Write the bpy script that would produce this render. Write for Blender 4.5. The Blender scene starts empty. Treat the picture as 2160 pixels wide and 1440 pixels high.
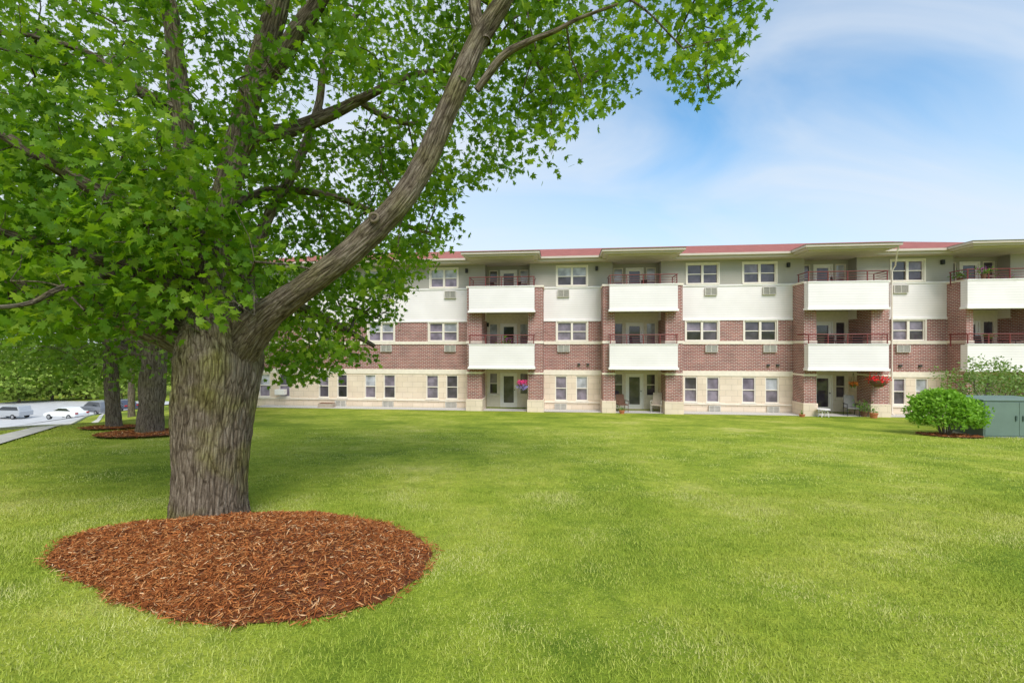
import bpy, math, random
import numpy as np
from mathutils import Vector, noise, Matrix
random.seed(7); rng=np.random.default_rng(7)
scn=bpy.context.scene; COL=scn.collection
PI=math.pi; R=math.radians
# ---------------------------------------------------------------- frame of reference (camera at origin looking +Y, 1 unit = 1 m)
F=960.0; HX=1080.0; HY=730.0
TH=R(6.2); CT,ST=math.cos(TH),math.sin(TH); D0=26.2; Z0=-3.65
def px_pt(px,py,Y): return Vector(((px-HX)/F*Y, Y, (HY-py)/F*Y))
def terr(x,y):
    w=y*CT+x*ST
    if w<24.9: z=-1.52-.0835*w
    elif w<34: z=-3.6
    else: z=-3.6-min(1.0,(w-34)*.02)
    d=max(0,min(45,-x-15))
    z-=.1*d+.0007*d*d
    return z
def ground(px,py):
    a=(px-HX)/F; b=(HY-py)/F; Y=1.5
    while Y<300:
        if b*Y<=terr(a*Y,Y): break
        Y*=1.004
    return Vector((a*Y,Y,terr(a*Y,Y)))
def U(px,v=0.0):
    a=(px-HX)/F
    return (a*(D0-v*CT)+v*ST)/(CT+a*ST)
def BL(u,v,h): return Vector((u*CT-v*ST, D0-u*ST-v*CT, Z0+h))
def inpoly(x,y,P):
    c=False;n=len(P)
    for i in range(n):
        x1,y1=P[i];x2,y2=P[i-1]
        if (y1>y)!=(y2>y) and x<(x2-x1)*(y-y1)/(y2-y1)+x1: c=not c
    return c
# ---------------------------------------------------------------- object helpers
def link(o,parent=None):
    COL.objects.link(o)
    if parent is not None: o.parent=parent
    return o
def tag(o,label=None,cat=None,group=None,kind=None):
    if label:o['label']=label
    if cat:o['category']=cat
    if group:o['group']=group
    if kind:o['kind']=kind
    return o
def empty(name,loc,rz=0.0):
    o=bpy.data.objects.new(name,None); o.empty_display_size=.2
    o.location=loc; o.rotation_euler=(0,0,rz); return link(o)
class MB:
    def __init__(s): s.v=[]; s.f=[]
    def box(s,x0,x1,y0,y1,z0,z1):
        n=len(s.v); s.v+=[(x0,y0,z0),(x1,y0,z0),(x1,y1,z0),(x0,y1,z0),(x0,y0,z1),(x1,y0,z1),(x1,y1,z1),(x0,y1,z1)]
        s.f+=[(n,n+3,n+2,n+1),(n+4,n+5,n+6,n+7),(n,n+1,n+5,n+4),(n+1,n+2,n+6,n+5),(n+2,n+3,n+7,n+6),(n+3,n,n+4,n+7)]; return s
    def fb(s,u0,u1,v0,v1,h0,h1): return s.box(u0,u1,-v1,-v0,h0,h1)   # facade box
    def poly(s,pts):
        n=len(s.v); s.v+=[tuple(p) for p in pts]; s.f.append(tuple(range(n,n+len(pts)))); return s
    def prism(s,prof,y0,y1):     # profile in xz extruded along y
        n=len(s.v);k=len(prof)
        s.v+=[(x,y0,z) for x,z in prof]+[(x,y1,z) for x,z in prof]
        s.f.append(tuple(range(n,n+k))); s.f.append(tuple(range(n+2*k-1,n+k-1,-1)))
        for i in range(k):
            j=(i+1)%k; s.f.append((n+i,n+k+i,n+k+j,n+j))
        return s
    def tube(s,pts,rad,seg=6,cap=True):
        pts=[Vector(p) for p in pts]; n0=len(s.v); m=len(pts)
        if not isinstance(rad,(list,tuple)): rad=[rad]*m
        t0=(pts[1]-pts[0]).normalized(); ref=Vector((0,0,1)) if abs(t0.z)<.9 else Vector((1,0,0))
        a=t0.cross(ref).normalized()
        for i,p in enumerate(pts):
            t=(pts[min(i+1,m-1)]-pts[max(i-1,0)]).normalized()
            a=(a-t*a.dot(t)).normalized(); b=t.cross(a)
            for k in range(seg):
                an=2*PI*k/seg; s.v.append(tuple(p+(a*math.cos(an)+b*math.sin(an))*rad[i]))
        for i in range(m-1):
            for k in range(seg):
                q=n0+i*seg; s.f.append((q+k,q+(k+1)%seg,q+seg+(k+1)%seg,q+seg+k))
        if cap:
            s.f.append(tuple(range(n0+seg-1,n0-1,-1))); e=n0+(m-1)*seg; s.f.append(tuple(range(e,e+seg)))
        return s
    def lathe(s,prof,cx=0,cy=0,seg=16):
        n0=len(s.v)
        for r,z in prof:
            for k in range(seg):
                an=2*PI*k/seg; s.v.append((cx+r*math.cos(an),cy+r*math.sin(an),z))
        for i in range(len(prof)-1):
            for k in range(seg):
                q=n0+i*seg; s.f.append((q+k,q+(k+1)%seg,q+seg+(k+1)%seg,q+seg+k))
        s.f.append(tuple(range(n0+seg-1,n0-1,-1))); e=n0+(len(prof)-1)*seg; s.f.append(tuple(range(e,e+seg)))
        return s
    def build(s,name,mat,parent=None,smooth=False,bevel=0):
        me=bpy.data.meshes.new(name); me.from_pydata(s.v,[],s.f); me.update()
        if smooth: me.polygons.foreach_set('use_smooth',[True]*len(me.polygons))
        me.materials.append(mat); o=bpy.data.objects.new(name,me); link(o,parent)
        if bevel:
            b=o.modifiers.new('b','BEVEL'); b.width=bevel; b.segments=2; b.limit_method='ANGLE'
        return o
# ---------------------------------------------------------------- materials
def newmat(name):
    m=bpy.data.materials.new(name); m.use_nodes=True; nt=m.node_tree
    return m,nt,nt.nodes['Principled BSDF']
def N(nt,t,**kw):
    n=nt.nodes.new(t)
    for k,v in kw.items():
        if k.startswith('i_'):
            key=k[2:]; key=int(key) if key.isdigit() else key.replace('_',' ')
            n.inputs[key].default_value=v
        else: setattr(n,k,v)
    return n
def ramp(nt,fac,stops,interp='LINEAR'):
    r=nt.nodes.new('ShaderNodeValToRGB'); r.color_ramp.interpolation=interp
    e=r.color_ramp.elements
    while len(e)<len(stops): e.new(.5)
    for i,(p,c) in enumerate(stops): e[i].position=p; e[i].color=(*c,1) if len(c)==3 else c
    nt.links.new(fac,r.inputs[0]); return r
def bump(nt,b,h,strength=.3,dist=.02):
    n=nt.nodes.new('ShaderNodeBump'); n.inputs['Strength'].default_value=strength; n.inputs['Distance'].default_value=dist
    nt.links.new(h,n.inputs['Height']); nt.links.new(n.outputs[0],b.inputs['Normal'])
def mult(nt,a,b,f=1.0):
    x=N(nt,'ShaderNodeMix',data_type='RGBA',blend_type='MULTIPLY'); x.inputs[0].default_value=f
    nt.links.new(a,x.inputs[6]); nt.links.new(b,x.inputs[7]); return x.outputs[2]
def simple(name,c,rough=.6,metal=0,var=.12,scale=6,spec=.3):
    m,nt,b=newmat(name); b.inputs['Roughness'].default_value=rough; b.inputs['Metallic'].default_value=metal
    b.inputs['Specular IOR Level'].default_value=spec
    tc=N(nt,'ShaderNodeTexCoord'); no=N(nt,'ShaderNodeTexNoise',i_Scale=scale,i_Detail=5.0)
    nt.links.new(tc.outputs['Object'],no.inputs['Vector'])
    r=ramp(nt,no.outputs[0],[(.3,tuple(x*(1-var) for x in c)),(.7,tuple(min(1,x*(1+var)) for x in c))])
    nt.links.new(r.outputs[0],b.inputs['Base Color']); return m
def facade_coords(nt):
    tc=N(nt,'ShaderNodeTexCoord'); s=N(nt,'ShaderNodeSeparateXYZ'); nt.links.new(tc.outputs['Object'],s.inputs[0])
    ad=N(nt,'ShaderNodeMath',operation='ADD'); nt.links.new(s.outputs[0],ad.inputs[0]); nt.links.new(s.outputs[1],ad.inputs[1])
    c=N(nt,'ShaderNodeCombineXYZ'); nt.links.new(ad.outputs[0],c.inputs[0]); nt.links.new(s.outputs[2],c.inputs[1])
    return tc,s,c
def brickmat(name,c1,c2,mort,bw,bh,ms,bumpd=.01,stain=.25):
    m,nt,b=newmat(name); b.inputs['Roughness'].default_value=.85
    tc,s,c=facade_coords(nt)
    br=N(nt,'ShaderNodeTexBrick',i_Scale=1.0,i_Color1=(*c1,1),i_Color2=(*c2,1),i_Mortar=(*mort,1))
    br.inputs['Brick Width'].default_value=bw; br.inputs['Row Height'].default_value=bh; br.inputs['Mortar Size'].default_value=ms; br.inputs['Bias'].default_value=-.1
    nt.links.new(c.outputs[0],br.inputs[0])
    no=N(nt,'ShaderNodeTexNoise',i_Scale=1.3,i_Detail=7.0); nt.links.new(tc.outputs['Object'],no.inputs[0])
    r=ramp(nt,no.outputs[0],[(.3,(1-stain,)*3),(.65,(1,1,1))])
    nt.links.new(mult(nt,br.outputs[0],r.outputs[0]),b.inputs['Base Color'])
    iv=N(nt,'ShaderNodeMath',operation='SUBTRACT'); iv.inputs[0].default_value=1; nt.links.new(br.outputs[1],iv.inputs[1])
    bump(nt,b,iv.outputs[0],.6,bumpd); return m
def sidingmat(name,c,pitch=.115,dk=.6):
    m,nt,b=newmat(name); b.inputs['Roughness'].default_value=.55
    tc,s,_=facade_coords(nt)
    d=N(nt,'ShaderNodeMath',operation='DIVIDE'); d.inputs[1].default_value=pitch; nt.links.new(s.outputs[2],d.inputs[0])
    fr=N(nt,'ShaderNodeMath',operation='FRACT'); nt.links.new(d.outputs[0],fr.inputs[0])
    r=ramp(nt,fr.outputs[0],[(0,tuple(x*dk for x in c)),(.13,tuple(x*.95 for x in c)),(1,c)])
    no=N(nt,'ShaderNodeTexNoise',i_Scale=.8,i_Detail=6.0); nt.links.new(tc.outputs['Object'],no.inputs[0])
    r2=ramp(nt,no.outputs[0],[(.3,(.9,.9,.89)),(.7,(1,1,1))])
    nt.links.new(mult(nt,r.outputs[0],r2.outputs[0]),b.inputs['Base Color'])
    iv=N(nt,'ShaderNodeMath',operation='SUBTRACT'); iv.inputs[0].default_value=1; nt.links.new(fr.outputs[0],iv.inputs[1])
    bump(nt,b,iv.outputs[0],.3,.008); return m
def leafmat(name,cols,trans=.4,nscale=1.2,rough=.6,spec=.2,wn=.55,wi=.5,ndet=3.0):
    m,nt,b=newmat(name); b.inputs['Roughness'].default_value=rough; b.inputs['Specular IOR Level'].default_value=spec
    g=N(nt,'ShaderNodeNewGeometry'); no=N(nt,'ShaderNodeTexNoise',i_Scale=nscale,i_Detail=ndet); nt.links.new(g.outputs['Position'],no.inputs[0])
    mm=N(nt,'ShaderNodeMath',operation='MULTIPLY_ADD'); mm.inputs[1].default_value=wi; nt.links.new(g.outputs['Random Per Island'],mm.inputs[0])
    m2=N(nt,'ShaderNodeMath',operation='MULTIPLY'); m2.inputs[1].default_value=wn; nt.links.new(no.outputs[0],m2.inputs[0]); nt.links.new(m2.outputs[0],mm.inputs[2])
    k=len(cols); r=ramp(nt,mm.outputs[0],[(.12+.76*i/(k-1),c) for i,c in enumerate(cols)])
    nt.links.new(r.outputs[0],b.inputs['Base Color'])
    if trans>0:
        tr=N(nt,'ShaderNodeBsdfTranslucent'); mc=N(nt,'ShaderNodeMix',data_type='RGBA',blend_type='MULTIPLY'); mc.inputs[0].default_value=1
        mc.inputs[7].default_value=(1.5,1.5,.5,1); nt.links.new(r.outputs[0],mc.inputs[6]); nt.links.new(mc.outputs[2],tr.inputs[0])
        ms=N(nt,'ShaderNodeMixShader'); ms.inputs[0].default_value=trans
        nt.links.new(b.outputs[0],ms.inputs[1]); nt.links.new(tr.outputs[0],ms.inputs[2]); nt.links.new(ms.outputs[0],nt.nodes['Material Output'].inputs[0])
    return m
def barkmat(name,dark,mid,light,moss=0.0):
    m,nt,b=newmat(name); b.inputs['Roughness'].default_value=.92; b.inputs['Specular IOR Level'].default_value=.1
    at=N(nt,'ShaderNodeAttribute',attribute_name='bark')
    mp=N(nt,'ShaderNodeMapping'); mp.inputs['Scale'].default_value=(1,1,.13); nt.links.new(at.outputs['Vector'],mp.inputs[0])
    n1=N(nt,'ShaderNodeTexNoise',i_Scale=34.0,i_Detail=7.0,i_Roughness=.7,i_Distortion=.3); nt.links.new(mp.outputs[0],n1.inputs[0])
    n3=N(nt,'ShaderNodeTexNoise',i_Scale=60.0,i_Detail=6.0,i_Roughness=.7); nt.links.new(at.outputs['Vector'],n3.inputs[0])
    vo=N(nt,'ShaderNodeTexVoronoi',feature='DISTANCE_TO_EDGE',i_Scale=30.0); nt.links.new(mp.outputs[0],vo.inputs[0])
    n2=N(nt,'ShaderNodeTexNoise',i_Scale=2.2,i_Detail=4.0); nt.links.new(at.outputs['Vector'],n2.inputs[0])
    r=ramp(nt,n1.outputs[0],[(.34,dark),(.48,mid),(.66,light)])
    rv=ramp(nt,vo.outputs[0],[(0,(.34,.31,.28)),(.11,(1,1,1))])
    r3=ramp(nt,n3.outputs[0],[(.3,(.7,.7,.7)),(.7,(1.15,1.15,1.15))])
    o=mult(nt,mult(nt,r.outputs[0],rv.outputs[0],.85),r3.outputs[0])
    mg=N(nt,'ShaderNodeMix',data_type='RGBA'); rr=ramp(nt,n2.outputs[0],[(.46,(0,0,0)),(.66,(moss,moss,moss))]); nt.links.new(rr.outputs[0],mg.inputs[0])
    nt.links.new(o,mg.inputs[6]); nt.links.new(mult(nt,o,ramp(nt,n2.outputs[0],[(0,(.95,1.08,.45)),(1,(.95,1.08,.45))]).outputs[0]),mg.inputs[7]); nt.links.new(mg.outputs[2],b.inputs['Base Color'])
    ad=N(nt,'ShaderNodeMath',operation='ADD'); nt.links.new(n1.outputs[0],ad.inputs[0]); nt.links.new(vo.outputs[0],ad.inputs[1])
    bump(nt,b,ad.outputs[0],1.0,.03); return m
M={}
M['brick']=brickmat('red_brick',(.39,.125,.10),(.24,.075,.065),(.64,.54,.49),.235,.082,.012)
M['stone']=brickmat('limestone_block',(.84,.69,.55),(.77,.62,.48),(.58,.47,.36),.62,.31,.008,.006,.10)
M['trimstone']=simple('limestone_trim',(.86,.76,.64),.8,var=.06)
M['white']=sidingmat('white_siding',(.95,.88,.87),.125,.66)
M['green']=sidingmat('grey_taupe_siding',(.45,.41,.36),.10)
M['cream']=simple('cream_render',(.80,.71,.61),.8,var=.06)
M['soffit']=simple('taupe_soffit',(.60,.52,.445),.7,var=.05,scale=2)
M['frame']=simple('window_frame',(.84,.76,.67),.5,var=.04)
M['whitep']=simple('white_paint',(.92,.87,.85),.45,var=.03)
M['roof']=simple('red_roof',(.34,.11,.085),.8,var=.2,scale=3)
M['roofb']=simple('brown_roof',(.26,.17,.145),.8,var=.2,scale=3)
M['rail']=simple('red_rail',(.19,.045,.042),.45,var=.1)
M['acm']=simple('metal_grille',(.62,.58,.52),.5,var=.08)
M['dark']=simple('dark_louver',(.06,.055,.05),.6)
M['black']=simple('black_metal',(.03,.03,.03),.5)
def pane(name,c,rough=.06):
    m,nt,b=newmat(name); b.inputs['Roughness'].default_value=rough; b.inputs['Specular IOR Level'].default_value=.8
    tc,s,cc=facade_coords(nt); no=N(nt,'ShaderNodeTexNoise',i_Scale=2.1,i_Detail=2.0); nt.links.new(tc.outputs['Object'],no.inputs[0])
    r=ramp(nt,no.outputs[0],[(.35,tuple(x*.6 for x in c)),(.65,tuple(x*1.25 for x in c))]); nt.links.new(r.outputs[0],b.inputs['Base Color'])
    return m
M['p0']=pane('glass_dark',(.035,.032,.04)); M['p1']=pane('glass_mid',(.09,.075,.10)); M['p2']=pane('glass_blind',(.24,.20,.26),.12); M['p3']=pane('glass_painted_sky',(.50,.50,.56),.08)  # palest pane has the sky reflection put into its base colour
M['concrete']=simple('concrete',(.60,.57,.53),.85,var=.1,scale=4)
M['asphalt']=simple('pale_asphalt',(.52,.51,.50),.9,var=.12,scale=1)
# ---------------------------------------------------------------- terrain
def grassground():
    m,nt,b=newmat('lawn'); b.inputs['Roughness'].default_value=.9; b.inputs['Specular IOR Level'].default_value=.1
    g=N(nt,'ShaderNodeNewGeometry')
    n1=N(nt,'ShaderNodeTexNoise',i_Scale=.45,i_Detail=6.0,i_Roughness=.68); n2=N(nt,'ShaderNodeTexNoise',i_Scale=5.0,i_Detail=8.0,i_Roughness=.8); n3=N(nt,'ShaderNodeTexNoise',i_Scale=60.0,i_Detail=4.0,i_Roughness=.7)
    for n in (n1,n2,n3): nt.links.new(g.outputs['Position'],n.inputs[0])
    r1=ramp(nt,n1.outputs[0],[(.32,(.15,.23,.025)),(.46,(.28,.36,.042)),(.57,(.39,.44,.07)),(.69,(.54,.53,.17))])  # patchy turf tones; brownish shadow streaks are put in by this colour noise too
    r2=ramp(nt,n2.outputs[0],[(.3,(.55,.62,.55)),(.7,(1.3,1.22,1.15))]); r3=ramp(nt,n3.outputs[0],[(.3,(.55,.6,.5)),(.7,(1.3,1.25,1.1))])
    nt.links.new(mult(nt,mult(nt,r1.outputs[0],r2.outputs[0]),r3.outputs[0]),b.inputs['Base Color']); bump(nt,b,n3.outputs[0],.5,.03); return m
M['lawn']=grassground()
def spaced(lo,hi,c,n,k):   # dense near c
    t=np.linspace(-1,1,n); s=np.sinh(k*t)/np.sinh(k); return np.where(s<0,c+s*(c-lo),c+s*(hi-c))
xs=spaced(-500,500,-8,240,4.2); ys=spaced(-60,700,14,240,4.4)
mb=MB(); mb.v=[(x,y,terr(x,y)) for y in ys for x in xs]; nx=len(xs)
mb.f=[(j*nx+i,j*nx+i+1,(j+1)*nx+i+1,(j+1)*nx+i) for j in range(len(ys)-1) for i in range(nx-1)]
tag(mb.build('ground',M['lawn'],smooth=True),'green mown lawn sloping down to the building','lawn',kind='structure')
T1=ground(441,1104)
def ribbon(name,Rt,Lt,dz,mat,label,cat,nc=3):
    rs=[];ls=[]
    for i in range(len(Rt)-1):
        for k in range(8):
            t=k/8; rs.append(Vector(Rt[i]).lerp(Vector(Rt[i+1]),t)); ls.append(Vector(Lt[i]).lerp(Vector(Lt[i+1]),t))
    rs.append(Vector(Rt[-1])); ls.append(Vector(Lt[-1])); mb=MB()
    for a,b in zip(rs,ls):
        for k in range(nc+1):
            p=a.lerp(b,k/nc); mb.v.append((p.x,p.y,terr(p.x,p.y)+dz))
    w=nc+1; mb.f=[(i*w+k,i*w+k+1,(i+1)*w+k+1,(i+1)*w+k) for i in range(len(rs)-1) for k in range(nc)]
    return tag(mb.build(name,mat,smooth=True),label,cat,kind='structure')
PR=[(-4.5,0.5),(-8.5,5.8),(-11.9,10.6),(-14.2,14.0),(-16.2,16.8),(-20.4,22),(-28,31),(-42,47)]
PL=[(-6.0,1.6),(-10.1,7.2),(-13.6,12.0),(-15.4,14.9),(-17.5,17.6),(-21.8,22.8),(-29.2,32),(-43.2,48)]
ribbon('sidewalk',PR,PL,.035,M['concrete'],'narrow pale concrete footpath running beside the row of trees','footpath')
RR_=[(-8.5,0),(-12.8,7.2),(-16.0,12.6),(-18.8,17.6),(-23.4,23.2),(-31.5,33),(-44,47.5),(-72,84)]
RL_=[(-24,-6),(-28,0),(-31,6),(-34,12),(-38,20),(-46,30),(-58,44),(-90,82)]
ribbon('road',RR_,RL_,.04,M['asphalt'],'pale grey street beyond the footpath','street',nc=14)
EXC=[PR+PL[::-1],RR_+RL_[::-1]]
lot=MB()
for i in range(41):
    for j in range(17):
        x=-92+i*1.6; y=50+j*2.2; lot.v.append((x,y,terr(x,y)+.10))
lot.f=[(i*17+j,i*17+j+1,(i+1)*17+j+1,(i+1)*17+j) for i in range(40) for j in range(16)]
tag(lot.build('parking_lot',M['asphalt'],smooth=True),'pale car park surface far off on the left','car park',kind='structure')
kb=MB(); pp=[Vector(RR_[i]).lerp(Vector(RR_[i+1]),k/10) for i in range(len(RR_)-1) for k in range(10)]
for i in range(len(pp)-1):
    a,b2=pp[i],pp[i+1]; n_=(b2-a).normalized(); n_=Vector((-n_.y,n_.x))
    q=[Vector((p.x,p.y,terr(p.x,p.y)+.13)) for p in (a,b2,b2+n_*-.15,a+n_*-.15)]; w=[p-Vector((0,0,.2)) for p in q]
    kb.poly(q); kb.poly([q[0],q[1],w[1],w[0]]); kb.poly([q[3],q[2],w[2],w[3]])
tag(kb.build('kerb',M['concrete']),'pale concrete kerb along the street','kerb',kind='structure')
# ---------------------------------------------------------------- building
bld=empty('apartment_building',BL(0,0,0),-TH)
tag(bld,'three storey brick and white siding apartment building with stacked balconies across the lawn','building')
H=dict(g0=0,g1=2.02,b0=2.30,b1=5.10,w1=6.97,top=8.50)
UL=U(430); UR=U(2330)
BAY=[dict(o=(985,1147),i=(1016,1114),b=(989,1127),c=(972,1138)),dict(o=(1268,1440),i=(1297,1404),b=(1286,1430),c=(1270,1447)),
     dict(o=(1672,1876),i=(1722,1838),b=(1705,1875),c=(1700,1905)),dict(o=(1997,2225),i=(2053,2180),b=(2041,2225),c=(2052,2290))]
VP=1.15; VB=1.6; VR=-.7; VC=2.25
for b in BAY:
    o0,o1=b['o']
    b['uo']=(U(o0,VP if o0<1186 else 0),U(o1,VP if o1>1186 else 0)); b['ui']=(U(b['i'][0],VP),U(b['i'][1],VP)); b['ub']=(U(b['b'][0],VB),U(b['b'][1],VB)); b['uc']=(U(b['c'][0],VC),U(b['c'][1],VC))
dbl={3:[(640,700),(775,832),(908,965),(1175,1238),(1449,1515),(1568,1637),(1880,1949)],2:[(640,700),(777,831),(905,965),(1175,1238),(1447,1515),(1570,1638),(1882,1951)]}
sgl=[(546,570),(588,612),(672,694),(711,733),(769,793),(809,834),(899,925),(941,966),(1171,1196),(1215,1240),(1443,1471),(1490,1518),(1565,1594),(1614,1643),(1884,1911),(1931,1958)]
WH={3:(7.08,8.17),2:(3.95,5.02),1:(.56,1.97)}
holes=[]
for fl in (3,2):
    for a,c in dbl[fl]: holes.append((U(a),U(c),*WH[fl],2))
for a,c in sgl: holes.append((U(a),U(c),*WH[1],1))
def wall(mb,u0,u1,h0,h1,v,hs,depth=.14):
    hs=[(max(a,u0),min(b_,u1),max(c,h0),min(d,h1)) for a,b_,c,d in hs if a<u1 and b_>u0 and c<h1 and d>h0]
    us=sorted({u0,u1,*[x for h in hs for x in h[:2]]}); zs=sorted({h0,h1,*[x for h in hs for x in h[2:4]]})
    for i in range(len(us)-1):
        for j in range(len(zs)-1):
            cu=(us[i]+us[i+1])/2; cz=(zs[j]+zs[j+1])/2
            if any(a<cu<b_ and c<cz<d for a,b_,c,d in hs): continue
            mb.poly([(us[i],-v,zs[j]),(us[i+1],-v,zs[j]),(us[i+1],-v,zs[j+1]),(us[i],-v,zs[j+1])])
    for a,b_,c,d in hs:
        y0,y1=-v,-v+depth
        mb.poly([(a,y0,c),(a,y1,c),(a,y1,d),(a,y0,d)]); mb.poly([(b_,y0,c),(b_,y0,d),(b_,y1,d),(b_,y1,c)])
        mb.poly([(a,y0,c),(b_,y0,c),(b_,y1,c),(a,y1,c)]); mb.poly([(a,y0,d),(a,y1,d),(b_,y1,d),(b_,y0,d)])
segs=[]; cur=UL
for b in BAY: segs.append((cur,b['ui'][0])); cur=b['ui'][1]
segs.append((cur,UR))
hh=[h[:4] for h in holes]
parts={'stone_wall':('stone',-.9,H['g1']),'stone_band':('trimstone',H['g1'],H['b0']),'brick_wall':('brick',H['b0'],H['b1']),'white_siding':('white',H['b1'],H['w1']),'taupe_siding':('green',H['w1'],H['top'])}
for nm,(mt,h0,h1) in parts.items():
    mb=MB(); v=.03 if nm=='stone_band' else 0
    for k,(a,c) in enumerate(segs):
        wall(mb,a,c,h0,h1,v,hh)
        if k>0: mb.poly([(a,-v,h0),(a,-v,h1),(a,-VR,h1),(a,-VR,h0)])
        if k<len(segs)-1: mb.poly([(c,-v,h0),(c,-VR,h0),(c,-VR,h1),(c,-v,h1)])
        if nm=='stone_band': mb.poly([(a,0,h0),(a,-v,h0),(c,-v,h0),(c,0,h0)]); mb.poly([(a,0,h1),(a,-v,h1),(c,-v,h1),(c,0,h1)])
    mb.poly([(UL,0,h0),(UL,0,h1),(UL,13,h1),(UL,13,h0)]); mb.poly([(UR,0,h0),(UR,13,h0),(UR,13,h1),(UR,0,h1)]); mb.poly([(UL,13,h0),(UL,13,h1),(UR,13,h1),(UR,13,h0)])
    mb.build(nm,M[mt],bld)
for a,c in segs:
    MB().fb(a,c,.002,.05,3.76,3.93).build('stone_sill_band',M['trimstone'],bld)
    MB().fb(a,c,.002,.06,.44,.52).build('plinth_course',M['trimstone'],bld)
    MB().fb(a,c,.002,.05,5.06,5.16).build('trim_board',M['whitep'],bld)
    MB().fb(a,c,.002,.04,6.94,7.02).build('trim_board',M['whitep'],bld)
def window(u0,u1,h0,h1,v,n,parent=bld,name='window'):
    fr=MB(); t=.055; y=v-.06
    fr.fb(u0,u1,y-.06,y+.04,h0,h0+t); fr.fb(u0,u1,y-.06,y+.04,h1-t,h1)
    fr.fb(u0,u0+t,y-.06,y+.04,h0+t,h1-t); fr.fb(u1-t,u1,y-.06,y+.04,h0+t,h1-t)
    if n==2:
        m=(u0+u1)/2; fr.fb(m-.06,m+.06,y-.06,y+.05,h0+t,h1-t); cells=[(u0+t,m-.06),(m+.06,u1-t)]
    else: cells=[(u0+t,u1-t)]
    hm=(h0+h1)/2
    for a,c in cells: fr.fb(a,c,y-.05,y+.01,hm-.022,hm+.022)
    fr.fb(u0-.05,u1+.05,v+.002,v+.06,h0-.07,h0)      # sill
    if v==0 and n==2:
        fr.fb(u0-.07,u0,v+.003,v+.03,h0,h1+.07); fr.fb(u1,u1+.07,v+.003,v+.03,h0,h1+.07); fr.fb(u0,u1,v+.003,v+.03,h1,h1+.07)
    f=fr.build(name,M['frame'],parent)
    style=random.random()
    for a,c in cells:
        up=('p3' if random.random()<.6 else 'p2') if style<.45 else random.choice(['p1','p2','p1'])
        lo='p2' if style<.35 else random.choice(['p1','p1','p0','p2'])
        MB().poly([(a,-(y-.035),hm+.022),(c,-(y-.035),hm+.022),(c,-(y-.035),h1-t),(a,-(y-.035),h1-t)]).build('pane',M[up],f)
        MB().poly([(a,-(y-.045),h0+t),(c,-(y-.045),h0+t),(c,-(y-.045),hm-.022),(a,-(y-.045),hm-.022)]).build('pane',M[lo],f)
    return f
for a,c,h0,h1,n in holes: window(a,c,h0,h1,0,n)
def acunit(u0,u1,h0,h1):
    m=MB(); m.fb(u0,u1,.002,.11,h0,h0+.035); m.fb(u0,u1,.002,.11,h1-.035,h1); m.fb(u0,u0+.04,.002,.11,h0+.035,h1-.035); m.fb(u1-.04,u1,.002,.11,h0+.035,h1-.035)
    k=6
    for i in range(k):
        z=h0+.05+(h1-h0-.1)*(i+.5)/k; m.fb(u0+.04,u1-.04,.03,.09,z-.013,z+.013)
    w=(u0+u1)/2; m.fb(w-.015,w+.015,.03,.1,h0+.035,h1-.035)
    f=m.build('air_conditioner_grille',M['acm'],bld)
    MB().fb(u0+.04,u1-.04,.004,.03,h0+.035,h1-.035).build('louver_recess',M['dark'],f)
for a,c in [(938,962),(1176,1201),(1486,1512),(1608,1636),(1883,1914),(806,828)]: acunit(U(a),U(c),6.44,6.86)
for a,c in [(804,827),(938,962),(1176,1202),(1487,1513),(1609,1637),(1889,1918)]: acunit(U(a),U(c),3.33,3.71)
for a,c in [(708,731),(808,831),(940,964),(1170,1195),(1494,1519),(1617,1643)]: acunit(U(a),U(c),.05,.40)
MB().fb(U(587),U(607),.06,.38,.72,1.05).build('window_air_conditioner',M['whitep'],bld,bevel=.02)
for px in (1221,1240,1620,1640,1898,1940):
    MB().fb(U(px)-.07,U(px)+.07,.002,.09,2.56,2.68).build('wall_vent',M['dark'],bld)
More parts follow.
